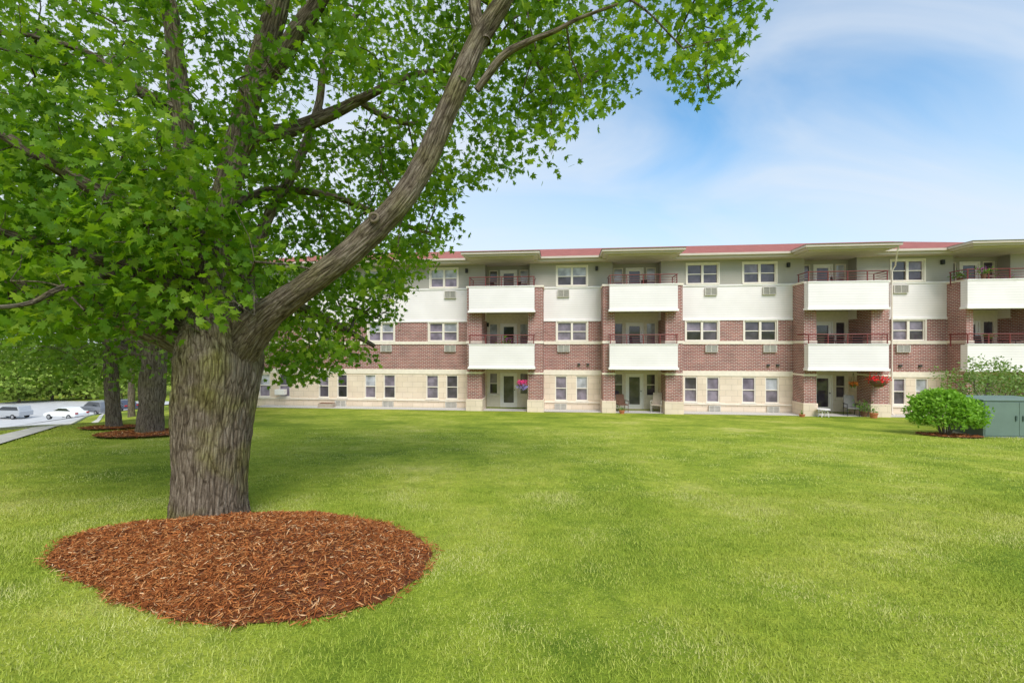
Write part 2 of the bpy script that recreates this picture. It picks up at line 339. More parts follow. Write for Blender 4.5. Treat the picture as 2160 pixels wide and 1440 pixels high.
# bays
for bi,b in enumerate(BAY):
    ua,ub_=b['uo']; ia,ib=b['ui']; ca,cb=b['ub']
    cu=(ia+ib)/2; dw=.5; op=[]
    for (f0,wt,hw) in ((.06,2.08,.8),(2.80,5.0,3.55),(5.82,8.15,6.6)):
        op.append((cu-dw,cu+dw,f0,wt)); op.append((ia+.12,cu-dw-.14,hw,wt)); op.append((cu+dw+.14,ib-.12,hw,wt))
    for (h0,h1,mt) in ((0,2.5,'cream'),(2.5,5.55,'cream'),(5.55,H['top'],'green')):
        mb=MB(); wall(mb,ia,ib,h0,h1,VR,op); mb.build('recess_wall',M[mt],bld)
    for k,o in enumerate(op):
        if k%3: window(*o,VR,1)
        else:
            u0,u1,h0,h1=o; y=VR-.05; d=MB(); t=.07
            d.fb(u0,u1,y-.05,y+.07,h1-t,h1); d.fb(u0,u0+t,y-.05,y+.07,h0,h1-t); d.fb(u1-t,u1,y-.05,y+.07,h0,h1-t)
            s=.13; d.fb(u0+t,u0+t+s,y-.05,y+.02,h0,h1-t); d.fb(u1-t-s,u1-t,y-.05,y+.02,h0,h1-t)
            d.fb(u0+t+s,u1-t-s,y-.05,y+.02,h0,h0+.25); d.fb(u0+t+s,u1-t-s,y-.05,y+.02,h1-t-.13,h1-t)
            df=d.build('door',M['whitep'],bld)
            MB().poly([(u0+t+s,-(y-.02),h0+.25),(u1-t-s,-(y-.02),h0+.25),(u1-t-s,-(y-.02),h1-t-.13),(u0+t+s,-(y-.02),h1-t-.13)]).build('glass',M[random.choice(['p0','p1'])],df)
            MB().fb(u1-t-.09,u1-t-.05,y+.02,y+.07,h0+.98,h0+1.05).build('handle',M['black'],df)
    for (p0,p1,sgn) in ((ua,ia,-1),(ib,ub_,1)):
        p=MB().fb(p0,p1,.003,VP,.72,6.88).build('brick_pier',M['brick'],bld)
        MB().fb(p0-.05,p1+.05,.004,VP+.05,-.1,.72).build('pier_base',M['stone'],p)
        for e1,e2,hz0,hz1 in ((.04,.04,6.88,6.98),(.03,.03,3.80,3.93),(.035,.035,2.12,2.22)):
            MB().fb(p0-e1,p1+e1,.004+e1/10,VP+e2,hz0,hz1).build('stone_cap' if hz0>6 else 'stone_course',M['trimstone'],p)
    for (s0,pt,rt) in ((2.46,3.72,4.25),(5.52,6.86,7.40)):
        m=MB(); m.fb(ia+.003,ib-.003,VR+.003,VB-.12,s0+.05,s0+.28)
        m.fb(ca+.04,cb-.04,VP+.06,VB-.1,s0+.04,s0+.27)
        bal=m.build('balcony',M['soffit'],bld)
        q=MB(); q.fb(ca,cb,VB-.10,VB,s0+.07,pt); q.fb(ca,ca+.08,VP+.055,VB-.1,s0+.07,pt); q.fb(cb-.08,cb,VP+.055,VB-.1,s0+.07,pt)
        q.build('siding_panel',M['white'],bal)
        MB().fb(ca-.05,cb+.05,VP+.06,VB+.05,s0-.04,s0+.07).build('bottom_trim',M['whitep'],bal)
        MB().fb(ca-.02,cb+.02,VB-.13,VB+.03,pt,pt+.05).build('coping',M['whitep'],bal)
        rl=MB(); vf=VB-.05; ve=.55
        rl.tube([(ca,-ve,rt),(ca,-vf,rt),(cb,-vf,rt),(cb,-ve,rt)],.027,6)
        for z in (pt+.13,pt+.26,pt+.39):
            rl.tube([(ca+.03,-ve,z),(ca+.03,-vf,z)],.012,5); rl.tube([(ca+.03,-vf,z),(cb-.03,-vf,z)],.012,5); rl.tube([(cb-.03,-vf,z),(cb-.03,-ve,z)],.012,5)
        k=4
        for i in range(k+1):
            u=ca+.04+(cb-ca-.08)*i/k; rl.fb(u-.02,u+.02,vf-.02,vf+.02,pt+.05,rt)
        for u in (ca+.04,cb-.04): rl.fb(u-.02,u+.02,ve,ve+.04,pt-.1,rt)
        rl.build('railing',M['rail'],bal)
    q0,q1=b['uc']; c=MB(); c.fb(q0,q1,.2,VC,8.53,8.65); c.fb(q0+.12,q1-.12,.1,VC-.12,8.44,8.53); c.fb(q0+.35,q1-.35,.003,VC-.4,8.38,8.44)
    can=c.build('canopy',M['soffit'],bld)
    r=MB(); z0=8.652; z1=8.78; e=VC+.05; r.poly([(q0-.03,-e,z0),(q1+.03,-e,z0),(q1-1.4,-.6,z1),(q0+1.4,-.6,z1)]); r.poly([(q0-.03,-e,z0),(q0+1.4,-.6,z1),(q0+1.2,1,z1),(q0-.03,1,z0)]); r.poly([(q1+.03,-e,z0),(q1+.03,1,z0),(q1-1.2,1,z1),(q1-1.4,-.6,z1)]); r.poly([(q0+1.4,-.6,z1),(q1-1.4,-.6,z1),(q1-1.2,1,z1),(q0+1.2,1,z1)])
    r.build('canopy_roof',M['roofb'],can)
    for u,hz in ((ua-.25,7.9),(ia+.05,4.8)):
        v0=.003 if hz>7 else VR+.003
        MB().fb(u-.07,u+.07,v0,v0+.16,hz,hz+.24).build('wall_lamp',M['black'],bld,bevel=.02)
rf=MB(); e=.72; zt=8.60; rz=zt+6.8*.275
A=(UL-e,-e,zt);B_=(UR+e,-e,zt);C_=(UR+e,13+e,zt);D_=(UL-e,13+e,zt);P_=(UL+6,6.1,rz);Q_=(UR-6,6.1,rz)
rf.poly([A,B_,Q_,P_]); rf.poly([B_,C_,Q_]); rf.poly([C_,D_,P_,Q_]); rf.poly([D_,A,P_])
roof=rf.build('roof',M['roof'],bld)
MB().fb(UL-e,UR+e,-13.7,e-.002,8.37,8.45).build('soffit',M['soffit'],roof); MB().fb(UL-e,UR+e,e-.1,e+.02,8.452,8.598).build('fascia',M['soffit'],roof)
gg=[(UL,BAY[0]['uc'][0]),(BAY[0]['uc'][1],BAY[1]['uc'][0]),(BAY[1]['uc'][1],BAY[2]['uc'][0]),(BAY[2]['uc'][1],BAY[3]['uc'][0])]
for a,c in gg: MB().fb(a+.02,c-.02,e+.025,e+.13,8.50,8.61).build('gutter',M['soffit'],roof)
dx=BAY[2]['uc'][1]-.05; dp=MB(); dd=U(1876,.2)
dp.tube([(dx,-VC+.2,8.48),(dx,-VC+.3,8.3),(dd+.25,-.25,7.85),(dd+.2,-.10,7.6),(dd+.2,-.10,.15),(dd+.2,-.3,.05)],.035,8)
dp.build('downspout',M['frame'],bld)
for b in BAY: MB().fb(b['uo'][0]-.1,b['uo'][1]+.1,-.69,2.3,-.2,.035).build('patio_slab',M['concrete'],bld)
M['gravel']=simple('pale_gravel',(.55,.52,.48),.9,var=.5,scale=45)
gs=MB(); n=60; u_0=U(560)
for i in range(n):
    u0=u_0+(UR-u_0)*i/n;u1=u_0+(UR-u_0)*(i+1)/n
    gs.poly([BL(u0,.06,.075),BL(u1,.06,.075),BL(u1,1.1,.07),BL(u0,1.1,.07)])
tag(gs.build('gravel_strip',M['gravel']),'strip of pale gravel along the foot of the building','gravel',kind='stuff')
# ---------------------------------------------------------------- organic helpers
def catmull(P,n):
    out=[]
    P=[np.array(p,float) for p in P]; P=[2*P[0]-P[1]]+P+[2*P[-1]-P[-2]]
    for i in range(1,len(P)-2):
        for k in range(n):
            t=k/n; a,b,c,d=P[i-1],P[i],P[i+1],P[i+2]
            out.append(.5*((2*b)+(-a+c)*t+(2*a-5*b+4*c-d)*t*t+(-a+3*b-3*c+d)*t**3))
    out.append(P[-2]); return out
def limb(name,pts,mat,parent,seg=28,n=10,rough=.04,furrow=0.0,origin=None):
    C=catmull(pts,n); m=len(C); o=Vector(origin) if origin is not None else Vector((0,0,0))
    vs=[];bk=[]; L=0; a=None; pp=None
    cs=[(math.cos(2*PI*k/seg),math.sin(2*PI*k/seg)) for k in range(seg)]
    for i in range(m):
        p=Vector(C[i][:3]); r=max(.004,C[i][3]); t=(Vector(C[min(i+1,m-1)][:3])-Vector(C[max(i-1,0)][:3])).normalized()
        if i: L+=(p-pp).length
        pp=p
        if a is None: a=t.cross(Vector((0,1,0.01))).normalized()
        a=(a-t*a.dot(t)).normalized(); b=t.cross(a)
        for c_,s_ in cs:
            d=a*c_+b*s_
            f=1+rough*1.8*noise.noise(Vector((c_*1.3+L*1.1,s_*1.3,L*1.6+r*10)))+rough*.9*noise.noise((p+d*r)*7)
            if furrow:
                q=r/.4
                g=noise.noise(Vector((c_*17*q,s_*17*q,L*2.6))); g2=noise.noise(Vector((c_*36*q,s_*36*q,L*6)))
                f+=(furrow*(-abs(g)*1.7+.35)+furrow*.5*g2)
            vs.append(tuple(p+d*(r*f)-o)); bk+= [c_*r,s_*r,L]
    fs=[(i*seg+k,i*seg+(k+1)%seg,(i+1)*seg+(k+1)%seg,(i+1)*seg+k) for i in range(m-1) for k in range(seg)]
    fs.append(tuple(range((m-1)*seg,m*seg)))
    me=bpy.data.meshes.new(name); me.from_pydata(vs,[],fs); me.update(); me.polygons.foreach_set('use_smooth',[True]*len(fs))
    at=me.attributes.new('bark','FLOAT_VECTOR','POINT'); at.data.foreach_set('vector',bk)
    me.materials.append(mat); ob=bpy.data.objects.new(name,me); return link(ob,parent), [(Vector(c[:3]),c[3]) for c in C]
def fastmesh(name,V,nper,tris,mat,parent,smooth=False):
    n=V.shape[0]; T=np.array(tris); idx=(np.arange(n)[:,None,None]*nper+T[None]).reshape(-1)
    me=bpy.data.meshes.new(name); me.vertices.add(n*nper); me.vertices.foreach_set('co',V.astype(np.float32).ravel())
    nt=n*len(T); me.loops.add(nt*3); me.loops.foreach_set('vertex_index',idx.astype(np.int32))
    me.polygons.add(nt); me.polygons.foreach_set('loop_start',(np.arange(nt)*3).astype(np.int32)); me.polygons.foreach_set('loop_total',np.full(nt,3,np.int32))
    me.update(calc_edges=True); me.materials.append(mat)
    return link(bpy.data.objects.new(name,me),parent)
def maple_t():
    half=[(0,1.0),(11,.66),(22,.72),(30,.45),(42,.92),(54,.60),(62,.62),(74,.38),(96,.66),(112,.42),(140,.30),(172,.10)]
    P=[(0,0,0)]
    ring=half+[(360-a,r) for a,r in reversed(half[1:])]
    for a,r in ring:
        x=math.sin(R(a))*r; y=math.cos(R(a))*r; P.append((x,y,-.22*r*r+.10*abs(x)))
    n=len(ring); return np.array(P),[(0,1+(i+1)%n,1+i) for i in range(n)]
MAPLE=maple_t()
OVAL=(np.array([(0,0,0),(.28,.45,.06),(0,1,-.12),(-.28,.45,.06)]),[(0,1,2),(0,2,3)])
SPRAY=(np.array([(0,0,0),(.5,.25,.1),(.25,.5,0),(.6,.8,-.05),(.1,.75,0),(0,1.1,-.15),(-.2,.7,0),(-.6,.75,-.1),(-.3,.4,.05),(-.55,.1,.1)]),[(0,1,2),(0,2,4),(2,3,4),(0,4,6),(4,5,6),(0,6,8),(6,7,8),(0,8,9)])
def leaves(name,P,size,tm,mat,parent,up=.6,droop=.3,origin=None):
    P=np.asarray(P,float); n=len(P)
    nr=rng.normal(size=(n,3)); nr/=np.linalg.norm(nr,axis=1)[:,None]; nr[:,2]+=up; nr/=np.linalg.norm(nr,axis=1)[:,None]
    t=rng.normal(size=(n,3)); t[:,2]-=droop*2; t-=nr*np.sum(t*nr,1)[:,None]; t/=np.linalg.norm(t,axis=1)[:,None]; s=np.cross(t,nr)
    T,tr=tm; V=P[:,None,:]+size[:,None,None]*(T[None,:,0:1]*s[:,None,:]+T[None,:,1:2]*t[:,None,:]+T[None,:,2:3]*nr[:,None,:])
    if origin is not None: V=V-np.array(origin)[None,None,:]
    return fastmesh(name,V,len(T),tr,mat,parent)
def twigs(name,nodes,clumps,mat,parent,origin,maxr=.03,base=.003):
    NP=np.zeros((len(nodes)+len(clumps),3)); nb=len(nodes); NP[:nb]=np.array(nodes); par=[-1]*nb; k=nb
    C=np.array(clumps)
    d=[np.min(np.linalg.norm(NP[:nb]-c,axis=1)) for c in C]
    for i in np.argsort(d):
        dd=np.linalg.norm(NP[:k]-C[i],axis=1); dd[:nb]*=.9
        par.append(int(np.argmin(dd))); NP[k]=C[i]; k+=1
    w=[1]*k
    for i in range(k-1,nb-1,-1): w[par[i]]+=w[i]
    mb=MB(); O=Vector(origin)
    for i in range(nb,k):
        a=Vector(NP[par[i]]); b=Vector(NP[i]); L=(b-a).length
        r1=min(maxr,base*w[i]**.5); r0=min(maxr,max(r1,base*min(w[par[i]],w[i]*2)**.5)) if par[i]>=nb else r1*1.25
        mid=a.lerp(b,.5)+Vector((random.uniform(-1,1),random.uniform(-1,1),random.uniform(-.2,1)))*L*.12
        mb.tube([a-O,a.lerp(mid,.5)-O+Vector((0,0,L*.02)),mid-O,b-O],[r0,(r0*2+r1)/3,(r0+r1*2)/3,r1],5,False)
    o=mb.build(name,mat,parent,smooth=True); at=o.data.attributes.new('bark','FLOAT_VECTOR','POINT'); at.data.foreach_set('vector',np.array(mb.v).ravel()); return o
M['bark']=barkmat('maple_bark',(.085,.062,.042),(.22,.17,.12),(.40,.33,.25),.9)
M['barkl']=barkmat('shaded_limb_bark',(.075,.056,.04),(.185,.145,.105),(.33,.275,.21),.5)  # limb bark darkened to paint in the shade on its undersides
M['bark2']=barkmat('dark_bark',(.085,.065,.05),(.18,.145,.11),(.32,.265,.21),.3)
M['leaf']=leafmat('maple_leaves',[(.028,.075,.006),(.075,.175,.012),(.155,.285,.020),(.32,.44,.048)],.5,nscale=1.0,wn=.8,wi=.36,ndet=2.0)
M['leafb']=leafmat('background_leaves',[(.045,.10,.012),(.11,.21,.02),(.22,.34,.04)],.3,nscale=.8,wn=.8,wi=.35)
M['leaff']=leafmat('far_leaves',[(.10,.16,.02),(.19,.28,.035),(.32,.42,.07)],0)
M['leafs']=leafmat('shrub_leaves',[(.12,.27,.02),(.22,.42,.04),(.34,.56,.09)],.3,3)
# ---------------------------------------------------------------- main maple
S=T1.y; trunk_o=T1.copy()
def W(px,py,rp,dy=0.0,k=.95):
    Y=S+dy; p=px_pt(px,py,Y); a=(px-HX)/F; b=(HY-py)/F
    return (p.x,p.y,p.z,k*rp*Y/F/math.sqrt(1+a*a+.6*b*b))
maple=empty('maple_tree',T1); tag(maple,'large old maple with thick leaning limb, standing in the wide near mulch bed','tree')
tr_pts=[W(441,1135,104),W(441,1092,97),W(442,1055,90),(W(445,1000,88)),W(450,900,91),W(458,820,97),W(463,760,101),W(458,715,90),W(450,670,66,.05),W(446,610,44,.1)]
_,cl=limb('trunk',tr_pts,M['bark'],maple,seg=200,n=16,rough=.03,furrow=.05,origin=trunk_o)
limbs=[cl]
LIMB=[
 ([ (482,785,54,0),(526,712,50,-.1),(574,658,43,-.2),(640,607,37,-.3),(720,548,34,-.35),(785,488,34,-.35),(845,425,33,-.35),(893,350,31,-.3),(930,262,29,-.3),(968,175,29,-.25),(1008,85,28,-.2),(1060,5,27,-.2),(1110,-90,24,-.2),(1180,-260,18,-.2),(1300,-480,10,-.1)],96),
 ([(1020,90,22,-.2),(1003,30,20,-.15),(1000,-60,17,0),(990,-250,12,.2)],24),
 ([(1005,190,10,-.25),(1060,120,12,-.3),(1110,90,9,-.35),(1170,66,7,-.4),(1225,38,5,-.45),(1330,0,4,-.5)],16),
 ([(545,180,24,.3),(590,130,24,.2),(625,70,23,.1),(668,10,21,0),(720,-80,15,-.2)],30),
 ([(445,660,34,.1),(410,540,28,.3),(400,420,27,.5),(390,300,28,.6),(378,200,28,.6),(368,100,24,.6),(355,0,21,.6),(330,-160,14,.6)],36),
 ([(440,600,30,.1),(395,520,27,0),(340,480,24,-.2),(250,428,22,-.4),(150,372,20,-.6),(60,318,19,-.8),(-10,275,17,-.9),(-150,200,11,-1.1)],32),
 ([(455,640,30,.1),(380,600,26,.0),(280,565,23,-.1),(180,540,20,-.2),(80,512,17,-.4),(-20,485,15,-.6),(-200,440,10,-.8)],30),
 ([(440,745,58,.05),(385,712,46,.1),(300,682,38,.2),(200,652,33,.3),(100,620,30,.4),(0,592,27,.5),(-150,560,18,.8)],48),
 ([(385,240,20,.6),(345,220,19,.5),(290,190,18,.3),(240,150,14,.1),(180,110,10,0),(60,75,8,-.2),(-60,70,6,-.3)],20),
 ([(500,310,24,.3),(550,285,22,.5),(620,272,18,.7),(700,240,15,.8),(770,205,12,.9),(850,165,8,1.0),(940,145,5,1.1)],20),
 ([(755,212,8,.9),(800,240,8,1.0),(850,260,6,1.0),(888,258,5,1.1)],12),
 ([(540,670,28,.2),(520,590,19,.5),(560,470,14,.9),(620,360,12,1.3),(670,230,10,1.6),(690,120,9,1.8),(760,20,7,2)],20),
 ([(460,480,18,.2),(520,420,12,.8),(600,400,10,1.4),(720,420,8,2.0),(840,470,6,2.6),(930,500,4,3)],14),
 ([(480,680,26,.4),(560,640,15,1.2),(640,650,11,1.9),(720,690,8,2.4),(790,730,5,2.7)],14),
 ([(330,560,14,.2),(150,600,10,-.8),(60,640,8,-1.4),(-60,650,6,-1.8)],12),
 ([(700,-60,16,-.2),(820,-90,12,.4),(960,-40,9,1.0),(1090,60,7,1.5),(1170,200,4,1.8)],12),
 ([(452,690,66,.03),(447,640,56,.08),(447,590,45,.1),(452,530,38,.15),(466,450,34,.2),(486,370,32,.25),(505,290,31,.3),(528,200,31,.3),(555,110,30,.3),(585,10,30,.3),(610,-120,24,.3),(650,-350,16,.4)],72),
]
for j,(pts,seg) in enumerate(LIMB):
    kk=.80 if j<3 else .93
    _,cl=limb('limb',[W(*p,k=kk) for p in pts],M['barkl'],maple,seg=seg,n=8 if seg<90 else 14,rough=.07,furrow=.04 if seg>=70 else (.02 if seg>25 else 0),origin=trunk_o); limbs.append(cl)
kc=px_pt(789,459,S-.35-.152)-trunk_o
kn=MB(); kn.tube([kc+Vector((.040*math.cos(a),.012*math.sin(2*a),.040*math.sin(a))) for a in np.linspace(0,2*PI,17)],.015,8,False)
kn.build('branch_scar',M['barkl'],maple,smooth=True)
POLY=[(-700,-1500),(1750,-1500),(1660,-80),(1632,30),(1590,60),(1572,130),(1555,180),(1475,248),(1425,195),(1380,150),(1330,215),(1290,235),(1252,282),(1210,235),(1232,335),(1222,362),(1150,375),(1100,405),(1035,412),(985,405),(975,440),(1000,490),(935,560),(952,580),(868,600),(855,640),(850,690),(745,705),(790,745),(830,772),(740,792),(640,830),(560,815),(565,720),(500,690),(350,745),(290,725),(100,720),(-700,800)]
REG=[(-300,-250,600,330,400,4.0,9.5),(-300,300,560,670,370,3.9,9.0),(560,-220,1000,330,175,4.6,9.5),(560,330,980,600,140,5.6,9.5),(540,590,870,815,95,6.0,9),(950,-150,1230,390,92,5.0,8.5),(1100,-220,1630,250,128,4.4,7),(-250,600,330,740,70,4,9),(-600,-1100,1600,-220,85,3.8,9.5),(270,440,540,690,36,4.1,4.8),(-50,260,420,640,40,3.8,4.6)]
clumps=[]
for x0,y0,x1,y1,n,d0,d1 in REG:
    k=0
    while k<n:
        x=random.uniform(x0,x1);y=random.uniform(y0,y1)
        if inpoly(x,y+20,POLY) and inpoly(x+28,y+12,POLY):
            clumps.append(px_pt(x,y,random.uniform(d0,d1))); k+=1
keep=[]
def kp(cl,kind,st=3):
    for p,r in cl[::st]: keep.append((p.x/p.y*F+HX,HY-p.z/p.y*F,r/p.y*F*1.05,p.y,kind))
kp(limbs[0],0); kp(limbs[1],0); kp(limbs[6],1,2); kp(limbs[7],1,2); kp(limbs[8],2,2); kp(limbs[17],1,2); kp(limbs[10],1,2)
keep=np.array(keep)
LP=[]
for c in clumps:
    n=random.randint(24,52); rr=random.uniform(.24,.48); fl=random.uniform(.35,.6)
    for _ in range(n):
        v=Vector((random.gauss(0,1),random.gauss(0,1),random.gauss(0,fl)))*rr*.6
        p=c+v
        if p.y<1.2: continue
        x=p.x/p.y*F+HX; y=HY-p.z/p.y*F
        j=14
        if not inpoly(x+random.uniform(-j,j),y+random.uniform(-j,j),POLY): continue
        dd=np.hypot(keep[:,0]-x,keep[:,1]-y)-keep[:,2]; i=int(np.argmin(dd)); kd=keep[i,4]
        if dd[i]<12 and p.y<keep[i,3]+.1:
            if kd==0:
                if (y>330 and x>500) or y>710: continue
                if random.random()<.55: continue
            elif random.random()<(.55 if kd==2 else .28): continue
        LP.append(p)
LP=np.array([tuple(p) for p in LP]); 
leaves('crown',LP,rng.uniform(.05,.09,len(LP)),MAPLE,M['leaf'],maple,up=.5,origin=trunk_o)
nodes=[tuple(p) for cl in limbs[1:] for p,r in cl[len(cl)//4::3]]
twigs('twigs',nodes,[tuple(c) for c in clumps],M['bark2'],maple,trunk_o)
print('leaves',len(LP))
# ---------------------------------------------------------------- mulch bed
MO=[(95,1192),(160,1132),(250,1112),(350,1104),(430,1100),(520,1094),(640,1090),(760,1100),(860,1126),(908,1165),(895,1212),(820,1262),(700,1300),(560,1320),(420,1315),(300,1282),(220,1242),(150,1212)]
MW=[ground(*p) for p in MO]; mc=sum(MW,Vector())/len(MW)
ang=sorted([(math.atan2(p.y-mc.y,p.x-mc.x),math.hypot(p.x-mc.x,p.y-mc.y)) for p in MW])
AA=np.array([a for a,_ in ang]); RR=np.array([r for _,r in ang]); AA=np.concatenate([[AA[-1]-2*PI],AA,[AA[0]+2*PI]]); RR=np.concatenate([[RR[-1]],RR,[RR[0]]])
def mrad(a): return np.interp(a,AA,RR)*(1+.008*np.sin(9*np.asarray(a))+.010*np.sin(23*np.asarray(a)+1))
def mheight(x,y):
    a=math.atan2(y-mc.y,x-mc.x); t=math.hypot(x-mc.x,y-mc.y)/float(mrad(a))
    if t>=1: return 0
    return .23*(1-t**1.8)
def chipmat():
    m,nt,b=newmat('mulch_chips'); b.inputs['Roughness'].default_value=.85; b.inputs['Specular IOR Level'].default_value=.12
    g=N(nt,'ShaderNodeNewGeometry'); r=ramp(nt,g.outputs['Random Per Island'],[(0,(.09,.028,.010)),(.35,(.27,.078,.022)),(.7,(.45,.15,.042)),(.93,(.58,.27,.10)),(1,(.75,.52,.30))])
    nt.links.new(r.outputs[0],b.inputs['Base Color']); return m
M['chip']=chipmat(); M['soil']=simple('mulch_base',(.15,.048,.018),.9,var=.5,scale=30)
def mulch(name,c,radf,hf,nchip,cs,label,group=None):
    o=empty(name,c); tag(o,label,'mulch bed',group,kind='stuff')
    mb=MB(); na=72; nr=20
    mb.v.append((0,0,terr(c.x,c.y)+hf(c.x,c.y)-c.z+.012))
    for j in range(1,nr+1):
        for i in range(na):
            a=-PI+2*PI*i/na; rr=float(radf(a))*j/nr; x=c.x+rr*math.cos(a); y=c.y+rr*math.sin(a)
            z=terr(x,y)+hf(x,y)+.012+.03*noise.noise(Vector((x*4,y*4,0)))*(1 if j<nr else 0)
            mb.v.append((x-c.x,y-c.y,z-c.z))
    for i in range(na): mb.f.append((0,1+i,1+(i+1)%na))
    for j in range(nr-1):
        for i in range(na): q=1+j*na; mb.f.append((q+i,q+na+i,q+na+(i+1)%na,q+(i+1)%na))
    mb.build('mulch_base',M['soil'],o,smooth=True)
    P=[]
    while len(P)<nchip:
        a=random.uniform(-PI,PI); t=math.sqrt(random.random())*random.choice([.98,1.0,1.0,1.05]); rr=float(radf(a))*t
        x=c.x+rr*math.cos(a); y=c.y+rr*math.sin(a)
        P.append((x-c.x,y-c.y,terr(x,y)+hf(x,y)+.03*noise.noise(Vector((x*4,y*4,0)))+random.uniform(.012,.035)-c.z))
    P=np.array(P); n=len(P); yaw=rng.uniform(0,2*PI,n); pit=rng.normal(0,.35,n)
    L=rng.uniform(.35,1.5,n)*cs; Wd=rng.uniform(.06,.22,n)*cs; Hh=Wd*.4
    t=np.stack([np.cos(yaw)*np.cos(pit),np.sin(yaw)*np.cos(pit),np.sin(pit)],1); s=np.stack([-np.sin(yaw),np.cos(yaw),rng.normal(0,.4,n)],1); u=np.cross(t,s)
    T=np.array([(-.5,-.3,0),(-.5,.3,0),(.5,.1,0),(.1,-.5,0),(-.1,.1,1),(.3,0,.8)])
    V=P[:,None,:]+T[None,:,0:1]*(t*L[:,None])[:,None,:]+T[None,:,1:2]*(s*Wd[:,None])[:,None,:]+T[None,:,2:3]*(u*Hh[:,None])[:,None,:]
    fastmesh('wood_chips',V,6,[(0,4,1),(1,4,5),(1,5,2),(2,5,3),(3,5,4),(3,4,0)],M['chip'],o)
mulch('mulch_bed',Vector((mc.x,mc.y,terr(mc.x,mc.y))),mrad,mheight,40000,.055,'wide bed of red-brown wood mulch around the foot of the large near maple')
# ---------------------------------------------------------------- grass blades
M['blade']=leafmat('grass_blades',[(.11,.19,.022),(.25,.345,.04),(.40,.46,.07),(.62,.60,.24)],0,1.0,.7,.10,wn=1.0,wi=.24,ndet=7.0)
def blades(n,y0,y1,h,w,pw):
    u=rng.random(n); Y=(y0**pw+u*(y1**pw-y0**pw))**(1/pw); X=(rng.random(n)*2-1)*(1.22*Y+1.0)
    ww=Y*CT+X*ST; ok=(ww<24.2)
    a=np.arctan2(Y-mc.y,X-mc.x); ok&=np.hypot(X-mc.x,Y-mc.y)>mrad(a)*(.97+rng.normal(0,.03,n))
    for i in np.nonzero((X<-6)&ok)[0]:
        if inpoly(X[i],Y[i],EXC[0]) or inpoly(X[i],Y[i],EXC[1]): ok[i]=False
    X=X[ok];Y=Y[ok]; n=len(X); Z=np.array([terr(x,y) for x,y in zip(X,Y)])
    pn=np.array([noise.noise(Vector((x*1.1,y*1.1,3)))+.6*noise.noise(Vector((x*3.5,y*3.5,7))) for x,y in zip(X,Y)])
    sc=(1+.05*Y); yaw=rng.uniform(0,2*PI,n); hh=h*rng.uniform(.45,1.25,n)*(1+.02*Y)*(1+.6*pn); w2=w*rng.uniform(.7,1.3,n)*sc
    lean=rng.uniform(.1,1.0,n); ly=rng.uniform(0,2*PI,n)
    B=np.stack([X,Y,Z-.004],1); s=np.stack([np.cos(yaw),np.sin(yaw),0*yaw],1)*w2[:,None]
    tip=B+np.stack([np.cos(ly)*np.sin(lean)*hh,np.sin(ly)*np.sin(lean)*hh,np.cos(lean)*hh],1)
    return np.stack([B-s,B+s,tip],1)
V=np.concatenate([blades(290000,1.5,6.5,.032,.0026,1.55),blades(120000,6,15,.030,.0048,1.3)])
g=fastmesh('grass',V,3,[(0,1,2)],M['blade'],None); tag(g,'short mown grass blades covering the near lawn','grass',kind='stuff')
# ---------------------------------------------------------------- background trees
def tree(name,label,px,py,trw,crown,nclump,lsz,group=None,base=None,lean=0,leafm='leafb',per=30,cr=.7,low=1.2):
    b=base if base is not None else ground(px,py); o=empty(name,b); tag(o,label,'tree',group)
    r=trw/2; cx,cy,cz,rx,ry,rz=crown
    z1=cz-rz*.3
    pts=[(b.x,b.y,b.z-.1,r*1.25),(b.x,b.y,b.z+.25,r),(b.x+lean*.3,b.y,b.z+z1*.5,r*.92),(b.x+lean*.6,b.y,b.z+z1,r*.8),(b.x+lean,b.y,b.z+cz,r*.5),(b.x+lean,b.y,b.z+cz+rz*.7,r*.12)]
    _,cl=limb('trunk',pts,M['bark2'],o,seg=24,n=8,rough=.08,origin=b); nd=[tuple(p) for p,_ in cl[len(cl)//3:]]
    for k in range(6):
        a=2*PI*k/6+random.uniform(-.4,.4); st=Vector((b.x+lean*.5,b.y,b.z+z1*random.uniform(.6,1.1)))
        en=Vector((b.x+cx+rx*.75*math.cos(a),b.y+cy+ry*.75*math.sin(a),b.z+cz+rz*random.uniform(-.35,.5)))
        md=st.lerp(en,.5)+Vector((0,0,rz*.1))
        _,c2=limb('limb',[(*st,r*.5),(*md,r*.32),(*en,r*.08)],M['bark2'],o,seg=10,n=6,rough=.05,origin=b); nd+=[tuple(p) for p,_ in c2[1:]]
    C=[]
    while len(C)<nclump:
        v=Vector((random.gauss(0,1),random.gauss(0,1),random.gauss(0,1))).normalized()*random.random()**.4
        lump=1+.3*noise.noise(v*2.3+b*.1)
        z=b.z+cz+v.z*rz*lump
        if z<b.z+low+random.uniform(0,.5): z=b.z+low+random.uniform(0,1.2)
        C.append(Vector((b.x+cx+v.x*rx*lump,b.y+cy+v.y*ry*lump,z)))
    P=[]
    for c in C:
        for _ in range(per): P.append(tuple(c+Vector((random.gauss(0,1),random.gauss(0,1),random.gauss(0,.6)))*cr*.6))
    leaves('crown',P,rng.uniform(.6,1.3,len(P))*lsz,SPRAY,M[leafm],o,up=.6,origin=b)
    if lsz<.3: twigs('twigs',nd,[tuple(c) for c in C],M['bark2'],o,b,maxr=.06,base=.006)
    return b
G1='maples in a row along the footpath'
b2=tree('maple_tree','second maple in the row, thick trunk rising from a mulch ring',316,915,.66,(-2.0,.8,4.5,5.2,4.5,3.6),400,.12,lean=.35,group=G1,low=1.5)
b3=tree('maple_tree','slim dark maple just left of the second maple',240,903,.40,(-2.0,1.5,4.6,5,4.5,3.6),290,.13,lean=-.3,group=G1,low=1.7)
